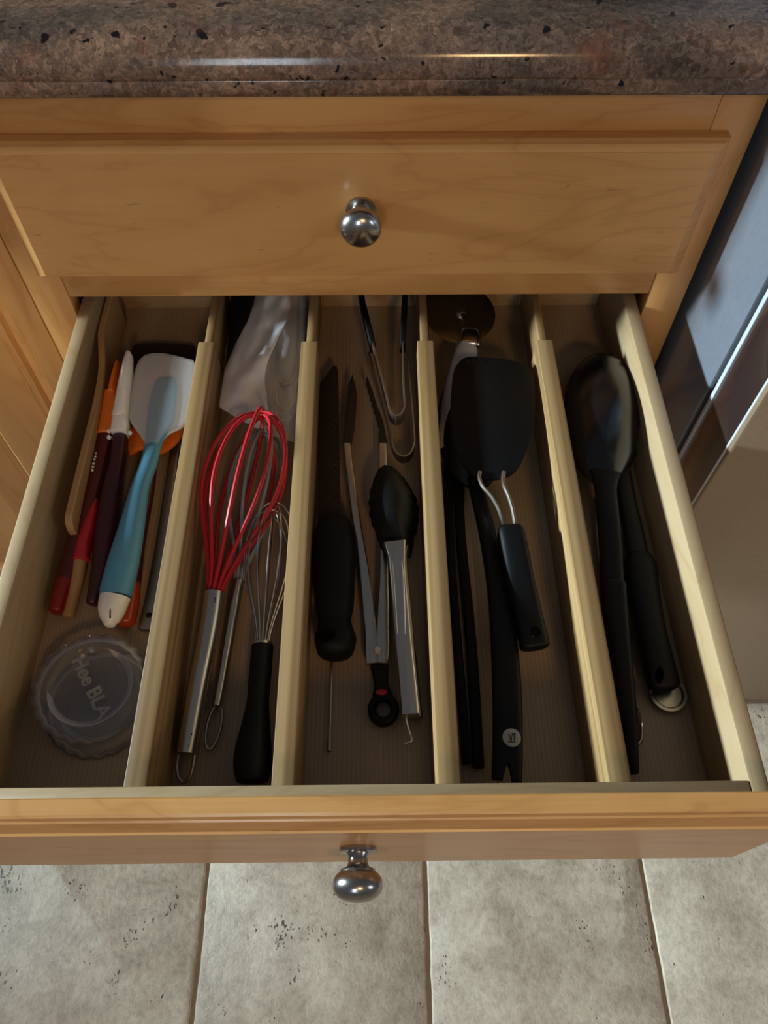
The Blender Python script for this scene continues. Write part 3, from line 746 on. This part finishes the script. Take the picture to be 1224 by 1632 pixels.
# ================================================================== compartment 3: zester and tongs
t = thing('hand_zester', 'steel hand zester with thick black handle', 'zester', (-0.03, -0.25, DF))
ZB = 0.628
o = poly([(506, 836), (507, 720), (508, 606), (531, 580), (536, 581), (539, 592), (541, 720), (544, 836)], ZB)
tl = lambda x, y: (x + 0.035) * 0.25
MB().prism(o, ZB - 0.0011, ZB, 0.0, zf=tl).build('blade', m_blade, t)
mm = MB()
for i in range(44):
    for j in range(4):
        p = W(525 + j * 4.6 + (i % 2) * 2.0, 610 + i * 5.0, ZB); z = ZB + tl(p.x, p.y)
        s_ = 0.0007; b = mm.bm; vs = [b.verts.new(Vector(q)) for q in ((p.x - s_, p.y, z - 0.0002), (p.x + s_, p.y, z - 0.0002), (p.x, p.y + s_ * 1.3, z - 0.0002), (p.x, p.y - s_ * 0.5, z + 0.0009))]
        for f in ((0, 1, 3), (1, 2, 3), (2, 0, 3), (0, 2, 1)): b.faces.new([vs[q] for q in f])
mm.build('grating_teeth', m_teeth, t, kind='stuff', smooth=None)
h = MB().px([(506, 560, 836, 0.625, 0.010), (500, 566, 855, 0.6245, 0.013), (499, 567, 900, 0.624, 0.0135), (503, 564, 965, 0.6225, 0.0130), (507, 560, 992, 0.621, 0.0125), (501, 568, 1018, 0.620, 0.0158), (504, 565, 1034, 0.620, 0.0150)], exp=2.3, cap=0.6, n=22).build('handle', m_black_rb, t)
p = W(519, 1015, 0.630); cut(h, MB().lathe([(0.0058, -0.03), (0.0058, 0.03)], p, axis=(0.35, 0, 1), n=20))
# skewer
t = thing('steel_skewer', 'thin steel skewer with dark tip poking out below the zester', 'skewer', (-0.04, -0.4, DF))
MB().tube([W(531, 900, 0.6055), W(529, 1050, 0.6055), W(525, 1186, 0.605)], 0.0010, 8).build('rod', m_steel, t)
MB().tube([W(525.2, 1180, 0.605), W(524.8, 1197, 0.605)], 0.00155, 10).build('tip', m_steel_d, t)
# slim tongs
t = thing('slim_tongs', 'slim steel tongs with serrated tips and black ring end', 'tongs', (0.0, -0.25, DF))
def strip_px(rows, exp=5, cap=0.1): return MB().px(rows, exp=exp, cap=cap, k=4, n=16)
def jaw(Lpx, Rpx, z, dz):
    # serrated jaw: outline with teeth down one side, folded upright
    o = poly(Lpx + Rpx[::-1], z); return MB().prism(o, z - dz, z, 0.0006)
def teeth(a, b, n, amp):
    out = []
    for i in range(n * 2 + 1):
        u = i / (n * 2); out.append((a[0] + (b[0] - a[0]) * u + (amp if i % 2 else 0), a[1] + (b[1] - a[1]) * u))
    return out
la = strip_px([(546, 559, 704, 0.622, 0.0050), (550, 563, 745, 0.621, 0.0052), (561, 575, 830, 0.6185, 0.0052), (572, 590, 920, 0.616, 0.0052), (580, 600, 1000, 0.6145, 0.0045), (581, 603, 1040, 0.614, 0.0035), (583, 604, 1058, 0.6135, 0.0030)]).build('arm', m_steel, t)
jaw(teeth((561, 598), (555, 612), 1, 0.5) + teeth((554, 616), (547, 689), 7, 2.0) + [(547, 706)], [(562, 597), (566, 612), (569, 628), (567, 650), (564, 680), (559, 706)], 0.627, 0.009).build('serrated_tip', m_jaw, la)
ra = strip_px([(603, 617, 704, 0.620, 0.0050), (604, 618, 760, 0.6185, 0.005), (605, 619, 850, 0.616, 0.005), (604, 620, 930, 0.6145, 0.0048), (600, 621, 1000, 0.6135, 0.0040), (598, 621, 1040, 0.6130, 0.0036), (599, 618, 1058, 0.613, 0.0030)]).build('arm', m_steel, t)
jaw(teeth((584, 602), (605, 676), 7, -2.2) + [(603, 690), (603, 706)], [(586, 600), (594, 622), (601, 645), (610, 668), (613, 684), (617, 706)], 0.625, 0.009).build('serrated_tip', m_jaw, ra)
p = W(602, 1035, 0.619)
MB().lathe([(0.0001, -0.004), (0.0030, -0.004), (0.0030, 0.0002), (0.0024, 0.0010), (0.0001, 0.0013)], p, n=20).build('rivet', m_rivet, t)
e = MB().px([(590, 621, 1062, 0.6115, 0.0028), (596, 619, 1090, 0.610, 0.004), (593, 625, 1106, 0.610, 0.0045)], exp=3, cap=0.2).build('end_tab', m_black, t)
c = W(611, 1131, 0.610)
MB().lathe([(0.0058 + 0.0030 * (1 - math.cos(a)) + 0, 0.0046 * math.sin(a)) for a in [2 * math.pi * k / 12 for k in range(12)]], c, n=36, cap=False).rings([[c + Vector((math.cos(2 * math.pi * k / 36) * 0.0059, math.sin(2 * math.pi * k / 36) * 0.0059, s_)) for k in range(36)] for s_ in (-0.0004, 0.0004)], cap=False).build('ring', m_black, t) if False else None
tor = MB(); rs = []
for k in range(36):
    th = 2 * math.pi * k / 36; rr = []
    for q in range(12):
        a = 2 * math.pi * q / 12; rad = 0.0085 + 0.0033 * math.cos(a); zz = 0.0046 * math.sin(a)
        rr.append(c + Vector((rad * math.cos(th), rad * math.sin(th) * 1.12, zz)))
    rs.append(rr)
tor.rings(rs, closed=True).build('ring', m_black, t, 'black hanging ring')
p = W(608, 1103, 0.6145); MB().lathe([(0.0002, 0.0014), (0.0026, 0.0011), (0.0044, 0.0004), (0.0048, -0.0008), (0.0002, -0.001)], p, n=24, mod=lambda th, r: 1 / math.sqrt((math.cos(th)) ** 2 + (math.sin(th) * 2.0) ** 2)).build('red_dot', m_red, t, 'red oval inlay')
# U-bent tongs at the back
u_tong('bent_tongs', 'long bent steel tongs with black tips in the tongs compartment', [(572, 440), (578, 480), (594, 545), (611, 610), (619, 641)], [(646, 440), (645, 480), (642, 545), (643, 600), (645, 641)], 662, 0.648, 0.013, 0.0016, m_steel_d, 'bent tongs at the back', tips=m_black_dp)
u_tong('bent_tongs', 'wider bent steel tongs lying lower beside the black tongs head', [(588, 560), (600, 605), (613, 650), (624, 697)], [(650, 560), (653, 605), (657, 650), (661, 697)], 727, 0.628, 0.010, 0.0014, m_steel_d, 'bent tongs at the back')
# tongs with black silicone heads
t = thing('kitchen_tongs', 'steel kitchen tongs with black scalloped silicone heads', 'tongs', (0.01, -0.25, DF))
def head_outline(dx, dy):
    L = [(613, 733), (603, 740), (596, 754), (592, 768), (589, 776), (590, 783), (587, 792), (590, 800), (588, 810), (592, 817), (592, 826), (597, 833), (600, 846), (606, 862), (612, 870)]
    R = [(624, 735), (636, 745), (644, 757), (651, 770), (656, 777), (656, 785), (660, 794), (657, 802), (659, 812), (655, 820), (656, 828), (651, 836), (650, 848), (648, 862), (646, 870)]
    return [(x + dx, y + dy) for x, y in L + R[::-1]]
o = poly(head_outline(9, 10), 0.622); MB().dome(o, 0.615, 0.007, 0.003, p=2.6).build('head', m_black_rb, t)
MB().px([(617, 652, 874, 0.616, 0.004), (624, 650, 900, 0.616, 0.0045), (635, 660, 1015, 0.6145, 0.0045), (644, 674, 1145, 0.6125, 0.0045)], exp=6, cap=0.05).build('arm', m_steel_d, t)
o = poly(head_outline(0, 0), 0.640); MB().dome(o, 0.633, 0.013, 0.004, p=2.4).build('head', m_black_rb, t)
a = MB().px([(611, 647, 866, 0.640, 0.0040), (618, 646, 886, 0.640, 0.0042), (621, 646, 910, 0.6395, 0.0045), (629, 655, 1012, 0.6365, 0.0045), (635, 662, 1075, 0.6345, 0.0045), (640, 669, 1140, 0.6325, 0.0045)], exp=7, cap=0.05, n=24).build('arm', m_steel, t)
for d in (0, 1):
    pts = wpath([(625 + 15 * d, 895, 0.6437), (628 + 15 * d, 930, 0.6430), (633 + 12.5 * d, 1011, 0.6405)], 4)
    MB().tube(pts, 0.0007, 7).build('pressed_ridge', m_chrome, a)
MB().tube(wpath([(646, 1135, 0.622), (648, 1150, 0.620), (652, 1165, 0.619), (656, 1177, 0.618), (655, 1182, 0.618), (650, 1184, 0.618), (645, 1187, 0.618)], 4), 0.0009, 8).build('pull_hook', m_wire, t)

# ================================================================== compartment 4: turner and spoon
t = thing('pizza_cutter', 'pizza cutter with polished steel wheel and grey handle', 'pizza cutter', (0.075, 0.0, DF))
wc = W(734, 500, 0.634); R = 0.0350; ax = Vector((0.02, -0.20, 1)).normalized()
MB().lathe([(0.0003, 0.0009), (R * 0.80, 0.0009), (R, 0.0001), (R, -0.0001), (R * 0.80, -0.0009), (0.0003, -0.0009)], wc, ax, 64).build('wheel', m_chrome, t, 'mirror-polished round cutting wheel', smooth=20)
MB().lathe([(0.0050, 0.0009), (0.0052, 0.0020), (0.0040, 0.0042), (0.0018, 0.0052), (0.0002, 0.0054)], wc, ax, 20).build('axle_bolt', m_steel_d, t)
f1 = W(748, 528, 0.634); f2 = W(744, 552, 0.633)
fk = MB(); fk.sweep([wc + Vector((0, 0, 0.0030)), (wc + f1) / 2 + Vector((0.001, 0, 0.003)), f1 + Vector((0, 0, 0.0012))], [0.0022, 0.0020, 0.0060], [0.0008, 0.0008, 0.0022], 3, 12, 0.5); fk.build('fork', m_chrome, t)
sl = MB(); sl.px([(728, 765, 556, 0.633, 0.010), (729, 767, 545, 0.633, 0.0105), (731, 765, 533, 0.633, 0.0085)], exp=3.2, cap=0.25); sl.build('ferrule', m_chrome, t, 'polished ferrule')
MB().px([(727, 763, 554, 0.632, 0.0105), (718, 759, 580, 0.629, 0.0115), (706, 748, 625, 0.624, 0.012), (697, 738, 680, 0.6195, 0.0115), (694, 730, 720, 0.617, 0.010)], exp=2.3, cap=0.5, lo=0.0522).build('handle', m_pizza, t)
# black sticks
for k, rows in enumerate(([(707, 722, 745, 0.6075, 0.0030), (709, 723, 850, 0.6075, 0.0032), (722, 737, 1030, 0.607, 0.0034), (737, 751, 1216, 0.607, 0.0034)],
                          [(722, 739, 745, 0.6085, 0.0035), (726, 742, 850, 0.6085, 0.0038), (742, 760, 1030, 0.608, 0.004), (753, 772, 1222, 0.6075, 0.0042)])):
    o = MB().px(rows, exp=3.5, cap=0.25, lo=0.0522).build('plastic_stick', m_black_dp)
    tag(o, ['long thin black stick beside the divider, leftmost of two', 'long black stick next to the spoon handle, rightmost of two'][k], 'stick', 'black sticks')
# spoon under the turner
t = thing('cooking_spoon', 'black nylon cooking spoon under the turner with round metal badge', 'spoon', (0.085, -0.25, DF))
o = poly([(752, 575), (728, 584), (710, 610), (700, 640), (697, 668), (700, 700), (710, 730), (724, 752), (742, 768), (757, 776), (775, 772), (800, 740), (812, 700), (812, 650), (800, 605), (780, 582)], 0.628, 3)
MB().dome(o, 0.624, 0.013, 0.003, p=2.2).build('bowl', m_black_gl, t)
h = MB().px([(744, 776, 764, 0.628, 0.003), (750, 774, 790, 0.630, 0.0045), (763, 790, 850, 0.631, 0.006), (775, 806, 927, 0.630, 0.0065), (781, 822, 1004, 0.629, 0.0065), (784, 830, 1082, 0.6285, 0.006), (785, 833, 1159, 0.628, 0.0055), (784, 833, 1210, 0.6275, 0.005), (783, 832, 1244, 0.627, 0.0045)], exp=3.0, cap=0.06, n=22).build('handle', m_black, t)
o = poly([(811, 1214), (806, 1224), (802, 1240), (801, 1262), (818, 1262), (818, 1240), (815, 1224)], 0.632)
cut(h, MB().prism(o, 0.60, 0.66))
p = W(815.5, 1175.5, 0.6336); bd = MB().lathe([(0.0002, 0.0006), (0.0052, 0.0006), (0.0064, 0.0002), (0.0066, -0.001), (0.0002, -0.001)], p, n=36).build('badge', m_badge, h, 'round silver badge with dark monogram')
def bpx(zx, zy): return W(780 + zx / 15.3, 1140 + zy / 15.3, 0.6344)
mm = MB()
for st in (((490, 470), (505, 560), (535, 650)), ((535, 640), (548, 520), (565, 445), (600, 450), (607, 520), (600, 590), (640, 550)), ((445, 640), (540, 650), (635, 648)), ((455, 480), (500, 460)), ((560, 440), (610, 445), (640, 470)), ((605, 590), (625, 640))):
    mm.tube([bpx(*q) for q in st], 0.00028, 5)
mm.build('monogram', m_ink, h)
# turner
t = thing('turner', 'wide black nylon turner with twin wire shank, topmost in its compartment', 'turner', (0.11, -0.2, DF))
ZT = 0.652
ol = [(745, 568), (776, 569), (813, 573), (836, 581), (848, 593), (853, 621), (852, 663), (848, 689), (836, 726), (823, 749), (806, 760), (781, 764), (760, 760), (743, 746), (728, 721), (720, 684), (718, 646), (722, 596), (730, 578)]
o = poly(ol, ZT, 3)
MB().prism(o, ZT - 0.0028, ZT, 0.0009).build('blade', m_black, t)
mm = MB()
for i in range(9):
    p = W(746 + i * 3.6, 577 + 0.12 * i, ZT); mm.box(p.x - 0.0008, p.x + 0.0008, p.y - 0.0022, p.y + 0.0022 - 0.0012 * (i % 2), ZT - 0.001, ZT + 0.0003)
mm.build('embossed_mark', m_black_gl, t)
for rows in ([(765, 752, 0.6535), (764, 762, 0.654), (770, 776, 0.655), (784, 792, 0.654), (795, 812, 0.651), (800, 830, 0.648), (802, 848, 0.646)], [(803, 752, 0.6535), (802, 764, 0.654), (804, 776, 0.655), (811, 792, 0.654), (817, 812, 0.651), (820, 830, 0.648), (821, 848, 0.646)]):
    MB().tube(wpath(rows, 4), 0.0017, 9).build('shank_wire', m_steel_d, t)
h = MB().px([(794, 832, 843, 0.646, 0.0065), (793, 837, 855, 0.6455, 0.0085), (804, 850, 920, 0.641, 0.009), (818, 864, 980, 0.636, 0.009), (828, 876, 1030, 0.632, 0.0085)], exp=3.4, cap=0.3, n=22).build('handle', m_black, t)
p = W(853, 1007, 0.642); cut(h, MB().lathe([(0.0042, -0.03), (0.0042, 0.03)], p, n=20))

# ================================================================== compartment 5: spoons
XR = DR - TH - 0.001
# steel loop handled utensil at the bottom
t = thing('steel_spoon', 'steel utensil handle with looped end under the black spoon handle', 'utensil', (0.18, -0.3, DF))
MB().px([(946, 956, 800, 0.6065, 0.0015), (954, 966, 900, 0.6065, 0.0015), (975, 992, 1020, 0.606, 0.0015), (990, 1012, 1120, 0.6055, 0.0015)], exp=4, cap=0.3, lo=0.1625).build('handle', m_steel, t)
c = W(1008, 1152, 0.6055); tor = []
for k in range(30):
    a = 2 * math.pi * k / 30; tor.append(c + Vector((0.0065 * math.cos(a), 0.0160 * math.sin(a), 0)))
MB().tube(tor, 0.0014, 8, closed=True).build('hanging_loop', m_chrome, t)
# round steel ended utensil
t = thing('steel_measuring_scoop', 'steel utensil with round end under the black ladle handle', 'utensil', (0.21, -0.35, DF))
c = W(1064, 1106, 0.607)
MB().lathe([(0.0002, 0.0004), (0.0105, 0.0004), (0.0118, 0.0018), (0.0142, 0.0018), (0.0148, 0.0008), (0.0142, -0.0008), (0.0002, -0.0012)], c, n=40).build('round_end', m_steel, t)
MB().px([(1048, 1070, 1090, 0.6085, 0.0010), (1035, 1056, 1030, 0.6085, 0.001), (1022, 1044, 960, 0.6085, 0.001)], exp=5, cap=0.2).build('handle', m_steel, t)
# ladle / second spoon
t = thing('ladle', 'black ladle lying under the black spoon with pierced grip', 'ladle', (0.21, -0.2, DF))
o = poly([(957, 558), (935, 566), (915, 590), (906, 630), (908, 670), (920, 715), (945, 748), (975, 760), (1000, 745), (1016, 720), (1026, 690), (1030, 655), (1024, 615), (1008, 583), (985, 563)], 0.622, 3)
o = [(min(max(x, 0.1630), XR), y) for x, y in o]
MB().dome(o, 0.619, 0.016, 0.003, p=2.2).build('bowl', m_black_gl, t)
MB().px([(975, 1005, 752, 0.623, 0.004), (984, 1014, 800, 0.624, 0.0048), (993, 1026, 850, 0.6235, 0.005), (999, 1036, 895, 0.623, 0.005)], exp=3, cap=0.1).build('neck', m_black, t)
h = MB().px([(996, 1040, 890, 0.624, 0.008), (994, 1047, 905, 0.624, 0.0098), (998, 1050, 942, 0.6235, 0.0105), (1012, 1060, 1003, 0.622, 0.0105), (1022, 1072, 1049, 0.620, 0.0098), (1031, 1084, 1090, 0.618, 0.008)], exp=2.5, cap=0.5, n=22).build('handle', m_black_rb, t)
o = poly([(1050, 1063), (1045, 1070), (1044, 1080), (1048, 1088), (1054, 1088), (1057, 1080), (1056, 1069)], 0.626, 3)
cut(h, MB().prism(o, 0.59, 0.66))
# spoon on top
t = thing('serving_spoon', 'large black serving spoon lying bowl up on a ladle', 'spoon', (0.19, -0.2, DF))
zr = 0.640
o = poly([(957, 561), (938, 567), (918, 585), (905, 610), (900, 640), (903, 672), (911, 710), (921, 738), (934, 756), (950, 770), (966, 776), (982, 768), (999, 745), (1012, 718), (1020, 680), (1022, 645), (1014, 608), (1000, 584), (982, 567)], zr, 3)
o = [(max(x, 0.1630), y) for x, y in o]
MB().dome(o, zr - 0.001, 0.019, 0.0025, rings=12, p=2.05).build('bowl', m_black_gl, t, smooth=60)
MB().px([(940, 990, 752, 0.642, 0.0035), (947, 983, 778, 0.641, 0.0045), (950, 986, 815, 0.640, 0.0052), (954, 991, 860, 0.637, 0.0055), (956, 995, 932, 0.633, 0.0055)], exp=2.8, cap=0.1, lo=0.1625).build('neck', m_black, t)
MB().px([(956, 997, 930, 0.6335, 0.0075), (960, 1000, 975, 0.631, 0.0085), (970, 1004, 1033, 0.628, 0.009), (982, 1012, 1125, 0.623, 0.009), (993, 1015, 1190, 0.619, 0.008), (1000, 1017, 1232, 0.616, 0.0065)], exp=3.2, cap=0.3, lo=0.1625, n=22).build('grip', m_black, t)
